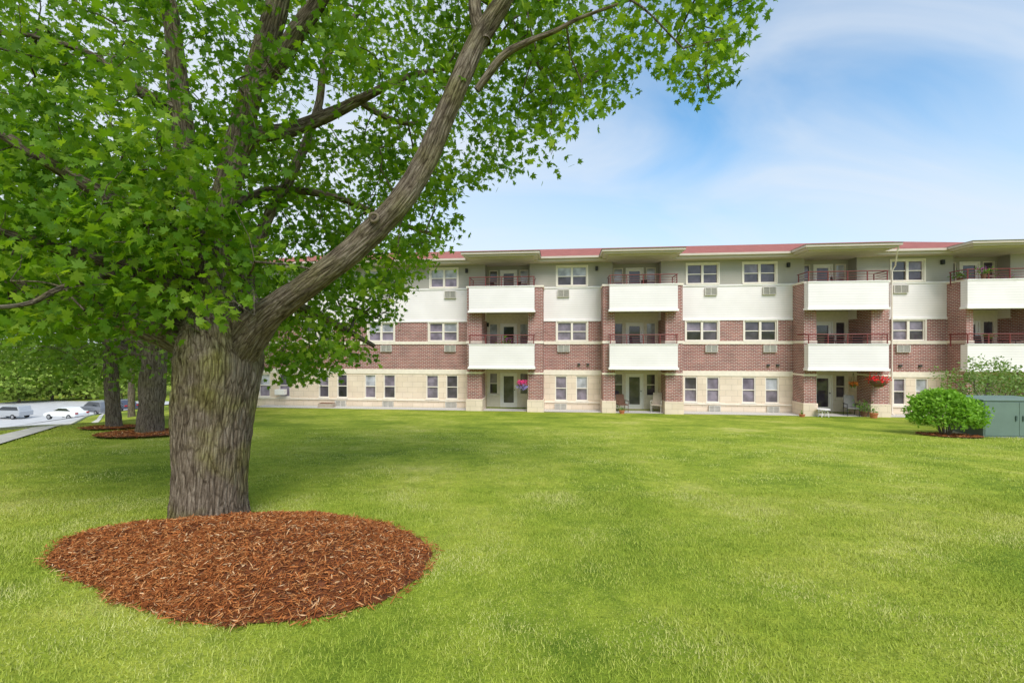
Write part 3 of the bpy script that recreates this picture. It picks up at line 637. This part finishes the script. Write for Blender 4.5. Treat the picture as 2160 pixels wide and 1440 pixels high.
tree('maple_tree','thin farther maple glimpsed between the near trunk and the second maple',350,889,.30,(-.6,2,4.6,4.8,4.5,3.6),220,.16,base=Vector((-14.9,20.2,terr(-14.9,20.2))),group=G1,low=1.9)
tree('maple_tree','most distant maple of the row, beyond the slim dark one',0,0,.4,(-1.5,2,6.2,6.0,5,3.7),240,.2,base=Vector((-25.5,30.5,terr(-25.5,30.5))),group=G1,low=2.7)
G2='mulch rings under the trees and shrub'
mulch('mulch_bed',Vector((b2.x+.1,b2.y-.2,terr(b2.x+.1,b2.y-.2))),lambda a:1.15,lambda x,y:.05,1800,.10,'small red-brown mulch ring around the second maple in the row',G2)
mulch('mulch_bed',Vector((b3.x,b3.y,terr(b3.x,b3.y))),lambda a:.8,lambda x,y:.04,800,.10,'smallest mulch ring, around the slim dark maple',G2)
far=[(10,92,6.5,'roundish street tree far off at the left edge'),(75,104,8,'tall far tree just right of the left edge tree beyond the street'),(150,98,7,'far tree behind the white sedan'),(225,108,8,'far tree behind the grey minivan'),(300,96,7,'far tree seen through the gap beside the second trunk'),(365,100,7.5,'far tree mostly hidden by the near trunk'),(-60,84,7,'far tree at the very left past the street'),(110,86,5,'low far tree between the bigger ones, left of the minivan'),(40,82,4,'low leafy tree beyond the car park near the left edge'),(255,86,5,'low leafy tree beyond the dark saloon'),(180,90,4.2,'low leafy tree rising above the minivan')]
for px,Y,h,lab in far:
    x=(px-HX)/F*Y; tree('street_tree',lab,0,0,.5,(0,0,h*.9,h*.95,h*.8,h*.84),90,.5,base=Vector((x,Y,terr(x,Y))),per=26,cr=1.5,group='far trees beyond the car park',leafm='leaff')
# ---------------------------------------------------------------- shrubs
def shrub(name,label,b,rx,ry,rz,n,ls,mat,stems=10,lump=.18):
    o=empty(name,b); tag(o,label,'shrub')
    P=[]
    for _ in range(n):
        v=Vector((random.gauss(0,1),random.gauss(0,1),random.gauss(0,1))).normalized()
        if v.z<-.5: v.z=-v.z
        l=1+lump*noise.noise(v*2.6)+lump*.9*noise.noise(v*6); f=l*(1-abs(random.gauss(0,.13)))
        P.append((v.x*rx*f,v.y*ry*f,rz*.92+v.z*rz*f*.95))
    leaves('foliage',P,rng.uniform(.7,1.4,n)*ls,OVAL,M[mat],o,up=.5,droop=-.2)
    mb=MB()
    for k in range(stems):
        a=2*PI*k/stems; mb.tube([(.1*math.cos(a),.1*math.sin(a),0),(rx*.35*math.cos(a),ry*.35*math.sin(a),rz*.8),(rx*.75*math.cos(a),ry*.75*math.sin(a),rz*(1.1+.5*random.random()))],[.02,.014,.006],5)
    mb.build('stems',M['bark2'],o)
    return o
sb=ground(1994,918); shrub('shrub','rounded bright green shrub in front of the green utility cabinet',sb,.88,.88,.74,7500,.095,'leafs',lump=.3)
mulch('mulch_bed',Vector((sb.x,sb.y-.1,terr(sb.x,sb.y-.1))),lambda a:.8,lambda x,y:.02,450,.10,'thin mulch patch under the rounded green shrub',G2)
M['leafg']=leafmat('grey_shrub_leaves',[(.10,.16,.04),(.19,.29,.08),(.32,.42,.17)],.3,3)
x=(2095-HX)/F*17.2; shrub('shrub','taller loose grey green shrub behind the utility cabinet near the building',Vector((x,17.2,terr(x,17.2))),1.55,1.3,1.25,3600,.10,'leafg',stems=30,lump=.6)
# ---------------------------------------------------------------- utility cabinet
M['cab']=simple('green_cabinet_paint',(.155,.215,.18),.55,var=.06,scale=3); M['cabd']=simple('green_cabinet_handle',(.08,.12,.10),.6)  # second paint is a darker green for the door handles
x=(2066-HX)/F*14.3; cb0=Vector((x+.02,14.2,terr(x,14.2)-.03)); cab=empty('utility_cabinet',cb0,R(-3)); tag(cab,'large green metal utility cabinet on the lawn at the right edge','utility cabinet')
MB().box(0,2.1,0,1.3,.03,1.15).build('body',M['cab'],cab,bevel=.02); MB().box(-.03,2.13,-.03,1.33,1.153,1.20).build('lid',M['cab'],cab,bevel=.015)
MB().box(-.05,2.15,-.05,1.35,-.1,.03).build('base',M['concrete'],cab)
for x0,x1 in ((.04,1.045),(1.055,2.06)):
    d=MB().box(x0,x1,-.015,-.002,.08,1.12).build('door',M['cab'],cab,bevel=.005)
    MB().box(x1-.12 if x0<1 else x0+.08,x1-.08 if x0<1 else x0+.12,-.05,-.017,.55,.70).build('handle',M['cabd'],d)
# ---------------------------------------------------------------- cars
M['glassc']=simple('car_glass',(.03,.035,.04),.1,spec=.8); M['tyre']=simple('tyre',(.02,.02,.02),.9); M['rim']=simple('wheel_rim',(.4,.4,.42),.4,metal=.5)
M['lampw']=simple('headlamp',(.7,.7,.7),.2); M['lampr']=simple('tail_lamp',(.4,.02,.02),.3)
def car(label,px,Y,rz,c,kind='sedan',name='parked_car'):
    x=(px-HX)/F*Y; o=empty(name,Vector((x,Y,terr(x,Y)+.12)),rz); tag(o,label,'car','cars parked beyond the trees')
    mt=simple('paint_'+kind,c,.25,var=.02,spec=.6)
    if kind=='sedan': low=[(-2.3,.35),(-2.32,.75),(-2.1,.95),(-1.3,1.0),(1.0,.98),(1.9,.86),(2.28,.66),(2.3,.35)]; cab_=[(-1.75,.97),(-1.05,1.42),(.25,1.45),(1.15,.97)]
    else: low=[(-2.4,.4),(-2.42,1.05),(-2.3,1.1),(1.2,1.08),(2.1,.95),(2.4,.7),(2.4,.4)]; cab_=[(-2.32,1.07),(-2.1,1.72),(.3,1.76),(1.45,1.07)]
    MB().prism(low,-.88,.88).build('body',mt,o,bevel=.08)
    MB().prism(cab_,-.74,.74).build('cabin',mt,o,bevel=.06)
    cx=sum(p[0] for p in cab_)/4; cz=sum(p[1] for p in cab_)/4
    sc=[(cx+(a-cx)*.86,cz+(z-cz)*.72+.02) for a,z in cab_]
    for s in (-1,1): MB().prism(sc,s*.742-.004,s*.742+.004).build('side_window',M['glassc'],o)
    a,b=cab_[2],cab_[3]; e=.02; MB().poly([(a[0]+e+.1,-.64,a[1]-.08),(a[0]+e+.1,.64,a[1]-.08),(b[0]+e-.04,.68,b[1]+.06),(b[0]+e-.04,-.68,b[1]+.06)]).build('windscreen',M['glassc'],o)
    for wx in (-1.45,1.42):
        for s in (-1,1):
            t=MB().tube([(wx,s*.70,.33),(wx,s*.90,.33)],.33,16).build('wheel',M['tyre'],o); MB().tube([(wx,s*.89,.33),(wx,s*.915,.33)],.2,12).build('rim',M['rim'],t)
    for s in (-1,1):
        MB().box(2.2,2.31,s*.6-.18,s*.6+.18,.62,.76).build('headlight',M['lampw'],o); MB().box(-2.36,-2.26,s*.65-.15,s*.65+.15,.7,.88).build('tail_light',M['lampr'],o)
    return o
car('white sedan parked side on at far left of the car park',140,57,R(172),(.80,.80,.79))
car('grey minivan parked beside the white sedan',204,59,R(160),(.16,.17,.19),'van')
car('dark saloon half hidden behind the slim maple trunk',262,61,R(150),(.05,.06,.09))
car('silver hatchback parked at the left edge of the car park',22,62,R(175),(.42,.43,.45),'van')
# ---------------------------------------------------------------- patio things
M['wick']=simple('brown_wicker',(.16,.08,.05),.7,var=.3,scale=40); M['tan']=simple('tan_sling',(.45,.37,.30),.7); M['greyf']=simple('grey_sling',(.20,.19,.18),.7)
M['terra']=simple('terracotta',(.50,.18,.08),.8); M['plantg']=leafmat('potted_plant_leaves',[(.05,.14,.02),(.12,.25,.03),(.2,.38,.06)],.3,5)
def flowm(name,c): return leafmat(name,[tuple(x*.7 for x in c),c,tuple(min(1,x*1.2) for x in c)],0,5)
M['redf']=flowm('red_flowers',(.85,.012,.02)); M['pinkf']=flowm('pink_flowers',(.80,.07,.24)); M['blueff']=flowm('lilac_flowers',(.40,.32,.72)); M['purp']=flowm('purple_flowers',(.5,.08,.5)); M['orf']=flowm('orange_flowers',(.8,.25,.05))
def chair(label,u,v,h,rz,seatm,framem,name='patio_chair',high=.95):
    o=empty(name,BL(u,v,h),rz-TH); tag(o,label,'chair','chairs on the patios and balconies')
    MB().box(-.26,.26,-.26,.24,.40,.45).build('seat',seatm,o,bevel=.015)
    mb=MB(); mb.v=[(-.25,.20,.44),(.25,.20,.44),(.23,.34,high),(-.23,.34,high),(-.25,.235,.44),(.25,.235,.44),(.23,.375,high),(-.23,.375,high)]
    mb.f=[(0,1,2,3),(7,6,5,4),(0,4,5,1),(1,5,6,2),(2,6,7,3),(3,7,4,0)]; mb.build('backrest',seatm,o)
    for sx in (-1,1):
        MB().tube([(sx*.25,-.24,.0),(sx*.27,-.22,.62)],.016,6).build('leg',framem,o); MB().tube([(sx*.25,.32,.0),(sx*.27,.22,.62)],.016,6).build('leg',framem,o)
        MB().box(sx*.27-.025,sx*.27+.025,-.26,.28,.62,.645).build('armrest',framem,o)
    return o
def table(label,u,v,h,r,ht,mat):
    o=empty('patio_table',BL(u,v,h),-TH); tag(o,label,'table')
    MB().lathe([(r-.01,ht-.035),(r,ht-.02),(r-.01,ht)],seg=20).build('tabletop',mat,o)
    for k in range(4):
        a=PI/4+k*PI/2; MB().tube([(r*.8*math.cos(a),r*.8*math.sin(a),0),(r*.55*math.cos(a),r*.55*math.sin(a),ht-.035)],.018,6).build('leg',mat,o)
def potplant(label,u,v,h,r,ph,potm,n,spread,flower=None,name='potted_plant'):
    o=empty(name,BL(u,v,h),0); tag(o,label,'potted plant','potted plants by the building')
    MB().lathe([(r*.7,0),(r,ph*.85),(r*1.1,ph*.85),(r*1.1,ph),(r*.9,ph*.97)],seg=16).build('pot',potm,o)
    if n:
        P=[(random.gauss(0,spread*.45),random.gauss(0,spread*.45),ph+abs(random.gauss(.3,.5))*spread*.8) for _ in range(n)]
        leaves('foliage',P,rng.uniform(.06,.13,n),OVAL,M['plantg'],o,up=.3,droop=-.5)
        mb=MB()
        for k in range(5): mb.tube([(0,0,ph*.9),(random.gauss(0,spread*.3),random.gauss(0,spread*.3),ph+spread*.8)],.006,4)
        mb.build('stems',M['plantg'],o)
    if flower:
        P=[(random.gauss(0,spread*.4),random.gauss(0,spread*.4),ph+spread*random.uniform(.3,1)) for _ in range(50)]
        leaves('flowers',P,rng.uniform(.04,.07,50),OVAL,M[flower],o,up=.2)
def basket(label,u,v,h,flows,r=.26,hang=.55):
    o=empty('hanging_basket',BL(u,v,h),0); tag(o,label,'hanging basket','hanging baskets along the building')
    MB().lathe([(r*.4,0),(r*.85,r*.4),(r,r*.8),(r*.9,r*.78)],seg=16).build('bowl',M['wick'],o)
    mb=MB()
    for k in range(3): a=k*2*PI/3; mb.tube([(r*math.cos(a),r*math.sin(a),r*.8),(0,0,r*.8+hang)],.006,4)
    mb.build('hanger',M['black'],o)
    n=120; P=[(random.gauss(0,r*.5),random.gauss(0,r*.5),r*.6+random.gauss(0,r*.3)) for _ in range(n)]
    leaves('foliage',P,rng.uniform(.05,.08,n),OVAL,M['plantg'],o,up=.2)
    for fm,dz in flows:
        P=[]
        for _ in range(280):
            a=random.uniform(0,2*PI); t=random.uniform(.3,1.3)*r; P.append((t*math.cos(a),t*math.sin(a),r*(.9+dz)+random.gauss(0,r*.28)))
        leaves('flowers',P,rng.uniform(.06,.095,280),OVAL,M[fm],o,up=.3)
basket('hanging basket of pink and lilac flowers above the first ground floor patio',U(1101,1.6),1.6,1.42,[('pinkf',.4),('blueff',-.6)],.23,.6)
basket('hanging basket of bright red flowers on the third ground floor patio',U(1853,1.6),1.6,1.62,[('redf',.15)],.38,.4)
basket('small orange flowered basket hanging inside the third patio',U(1800,.7),.7,1.55,[('orf',.2)],.15,.6)
chair('dark brown wicker chair by the left pier of the second patio',U(1312,.6),.6,.04,R(15),M['wick'],M['wick'])
chair('tan sling patio chair right of the second patio door',U(1385,.6),.6,.04,R(-20),M['tan'],M['acm'],high=1.05)
chair('dark grey high backed patio chair right of the third patio door',U(1796,.8),.8,.04,R(-10),M['greyf'],M['black'],high=1.05)
table('small white plastic table on the third ground floor patio',U(1737,1.5),1.5,.04,.30,.45,M['whitep'])
potplant('leafy potted plants beside the grey patio chair',U(1822,1.0),1.0,.04,.17,.3,M['wick'],170,.55,)
potplant('orange terracotta pot by the right pier of the third patio',U(1843,1.8),1.8,.04,.17,.32,M['terra'],25,.2)
potplant('small terracotta pot on the gravel left of the third patio',U(1692,1.75),1.75,.04,.13,.2,M['terra'],12,.12)
potplant('low brown pot with sprouts beside the wicker chair',U(1312,1.5),1.5,.04,.14,.22,M['terra'],25,.2)
for bi,lv,items in ((0,3,'cc'),(0,2,'p'),(1,2,'c'),(1,3,'c'),(2,2,'ctc'),(2,3,'c'),(3,2,'ct'),(3,3,'p')):
    b=BAY[bi]; names=['first','second','third','fourth'][bi]; fl={2:'middle floor',3:'top floor'}[lv]; h={2:2.75,3:5.81}[lv]
    n=len(items)
    for k,it in enumerate(items):
        u=b['ui'][0]+(b['ui'][1]-b['ui'][0])*(k+.9)/(n+.8); pos=['left','middle','right'][k] if n==3 else (['left','right'][k] if n==2 else 'single')
        if it=='c': chair('%s dark chair on the %s %s balcony'%(pos,names,fl),u,.8,h+.0,R(random.choice([70,-60,20])),M['black'],M['black'],'balcony_chair',high=1.45)
        elif it=='t': table('round dark table on the %s %s balcony'%(names,fl),u,.9,h,.4,1.18,M['black'])
        else: potplant('leafy pot on the %s %s balcony'%(names,fl),u,1.1,h,.2,.9,M['terra'],120,.5,'purp')
basket('hanging green plant on the fourth middle floor balcony',U(2086,.9),.9,4.05,[],.2,.7)
potplant('window box plant with purple flowers on the rail of the fourth top floor balcony',U(2075,1.55),1.55,6.92,.10,.25,M['wick'],90,.35,'purp')
potplant('dark green plant spilling at the left pier of the fourth top floor balcony',U(2025,.8),.8,6.98,.14,.1,M['wick'],140,.35)
pb=empty('planter_box',BL(U(700),.6,0),-TH); tag(pb,'low brown wooden planter box against the stone wall right of the near trunk','planter')
MB().box(-.45,.45,-.2,.2,.05,.3).build('box',M['tan'],pb,bevel=.01); MB().box(-.42,.42,-.17,.17,.302,.315).build('soil',M['soil'],pb)
# ---------------------------------------------------------------- world, sun, camera
sd=Vector((.22,-.80,.95)).normalized()
w=bpy.data.worlds.new('World'); scn.world=w; w.use_nodes=True; nt=w.node_tree; nt.nodes.clear()
sky=N(nt,'ShaderNodeTexSky'); sky.sky_type='NISHITA'; sky.sun_disc=False; sky.sun_elevation=math.asin(sd.z); sky.sun_rotation=math.atan2(sd.x,sd.y); sky.air_density=1.0; sky.dust_density=.3; sky.ozone_density=2.0
tint=N(nt,'ShaderNodeMix',data_type='RGBA',blend_type='MULTIPLY'); tint.inputs[0].default_value=1; tint.inputs[7].default_value=(.95,1.5,1.6,1); nt.links.new(sky.outputs[0],tint.inputs[6])
b1=N(nt,'ShaderNodeBackground'); b1.inputs[1].default_value=.15; nt.links.new(tint.outputs[2],b1.inputs[0])
b2_=N(nt,'ShaderNodeBackground'); b2_.inputs[0].default_value=(.84,.90,.97,1); b2_.inputs[1].default_value=.98
tc=N(nt,'ShaderNodeTexCoord'); sp=N(nt,'ShaderNodeSeparateXYZ'); nt.links.new(tc.outputs['Generated'],sp.inputs[0])
za=N(nt,'ShaderNodeMath',operation='ADD'); za.inputs[1].default_value=.30; nt.links.new(sp.outputs[2],za.inputs[0])
dx_=N(nt,'ShaderNodeMath',operation='DIVIDE'); dy_=N(nt,'ShaderNodeMath',operation='DIVIDE')
nt.links.new(sp.outputs[0],dx_.inputs[0]); nt.links.new(za.outputs[0],dx_.inputs[1]); nt.links.new(sp.outputs[1],dy_.inputs[0]); nt.links.new(za.outputs[0],dy_.inputs[1])
cb_=N(nt,'ShaderNodeCombineXYZ'); nt.links.new(dx_.outputs[0],cb_.inputs[0]); nt.links.new(dy_.outputs[0],cb_.inputs[1])
mp=N(nt,'ShaderNodeMapping'); mp.inputs['Scale'].default_value=(.85,1.6,1); mp.inputs['Rotation'].default_value=(0,0,R(-28)); mp.inputs['Location'].default_value=(.4,.3,0); nt.links.new(cb_.outputs[0],mp.inputs[0])
n1=N(nt,'ShaderNodeTexNoise',i_Scale=1.35,i_Detail=6.0,i_Roughness=.50,i_Distortion=.7); nt.links.new(mp.outputs[0],n1.inputs[0])
cr=ramp(nt,n1.outputs[0],[(.36,(.02,.02,.02)),(.52,(.32,.32,.32)),(.72,(.82,.82,.82))])
hz=N(nt,'ShaderNodeMapRange'); hz.inputs[1].default_value=.12; hz.inputs[2].default_value=.42; hz.inputs[3].default_value=.86; hz.inputs[4].default_value=.0; nt.links.new(sp.outputs[2],hz.inputs[0])
hx=N(nt,'ShaderNodeMapRange'); hx.inputs[1].default_value=-.5; hx.inputs[2].default_value=.35; hx.inputs[3].default_value=.85; hx.inputs[4].default_value=.0; nt.links.new(sp.outputs[0],hx.inputs[0])
def inv(x):
    i=N(nt,'ShaderNodeMath',operation='SUBTRACT'); i.inputs[0].default_value=1; nt.links.new(x,i.inputs[1]); return i.outputs[0]
def mul(a,b):
    i=N(nt,'ShaderNodeMath',operation='MULTIPLY'); nt.links.new(a,i.inputs[0]); nt.links.new(b,i.inputs[1]); return i.outputs[0]
fi=inv(mul(mul(inv(cr.outputs[0]),inv(hz.outputs[0])),inv(hx.outputs[0])))
ms=N(nt,'ShaderNodeMixShader'); nt.links.new(fi,ms.inputs[0]); nt.links.new(b1.outputs[0],ms.inputs[1]); nt.links.new(b2_.outputs[0],ms.inputs[2])
wo=N(nt,'ShaderNodeOutputWorld'); nt.links.new(ms.outputs[0],wo.inputs[0])
sl=bpy.data.lights.new('sun','SUN'); sl.energy=3.3; sl.angle=R(30); sl.color=(1,.95,.88); so=bpy.data.objects.new('sun',sl); so.rotation_euler=sd.to_track_quat('Z','Y').to_euler(); so.location=(10,-10,20); link(so)
cd=bpy.data.cameras.new('camera'); cd.lens=16; cd.sensor_width=36; cd.clip_start=.05; cd.clip_end=2000; cd.shift_y=10/2160
co=bpy.data.objects.new('camera',cd); co.location=(0,0,0); co.rotation_euler=(R(90),0,0); link(co); scn.camera=co
scn.view_settings.view_transform='Standard'; scn.view_settings.look='None'; scn.view_settings.exposure=0
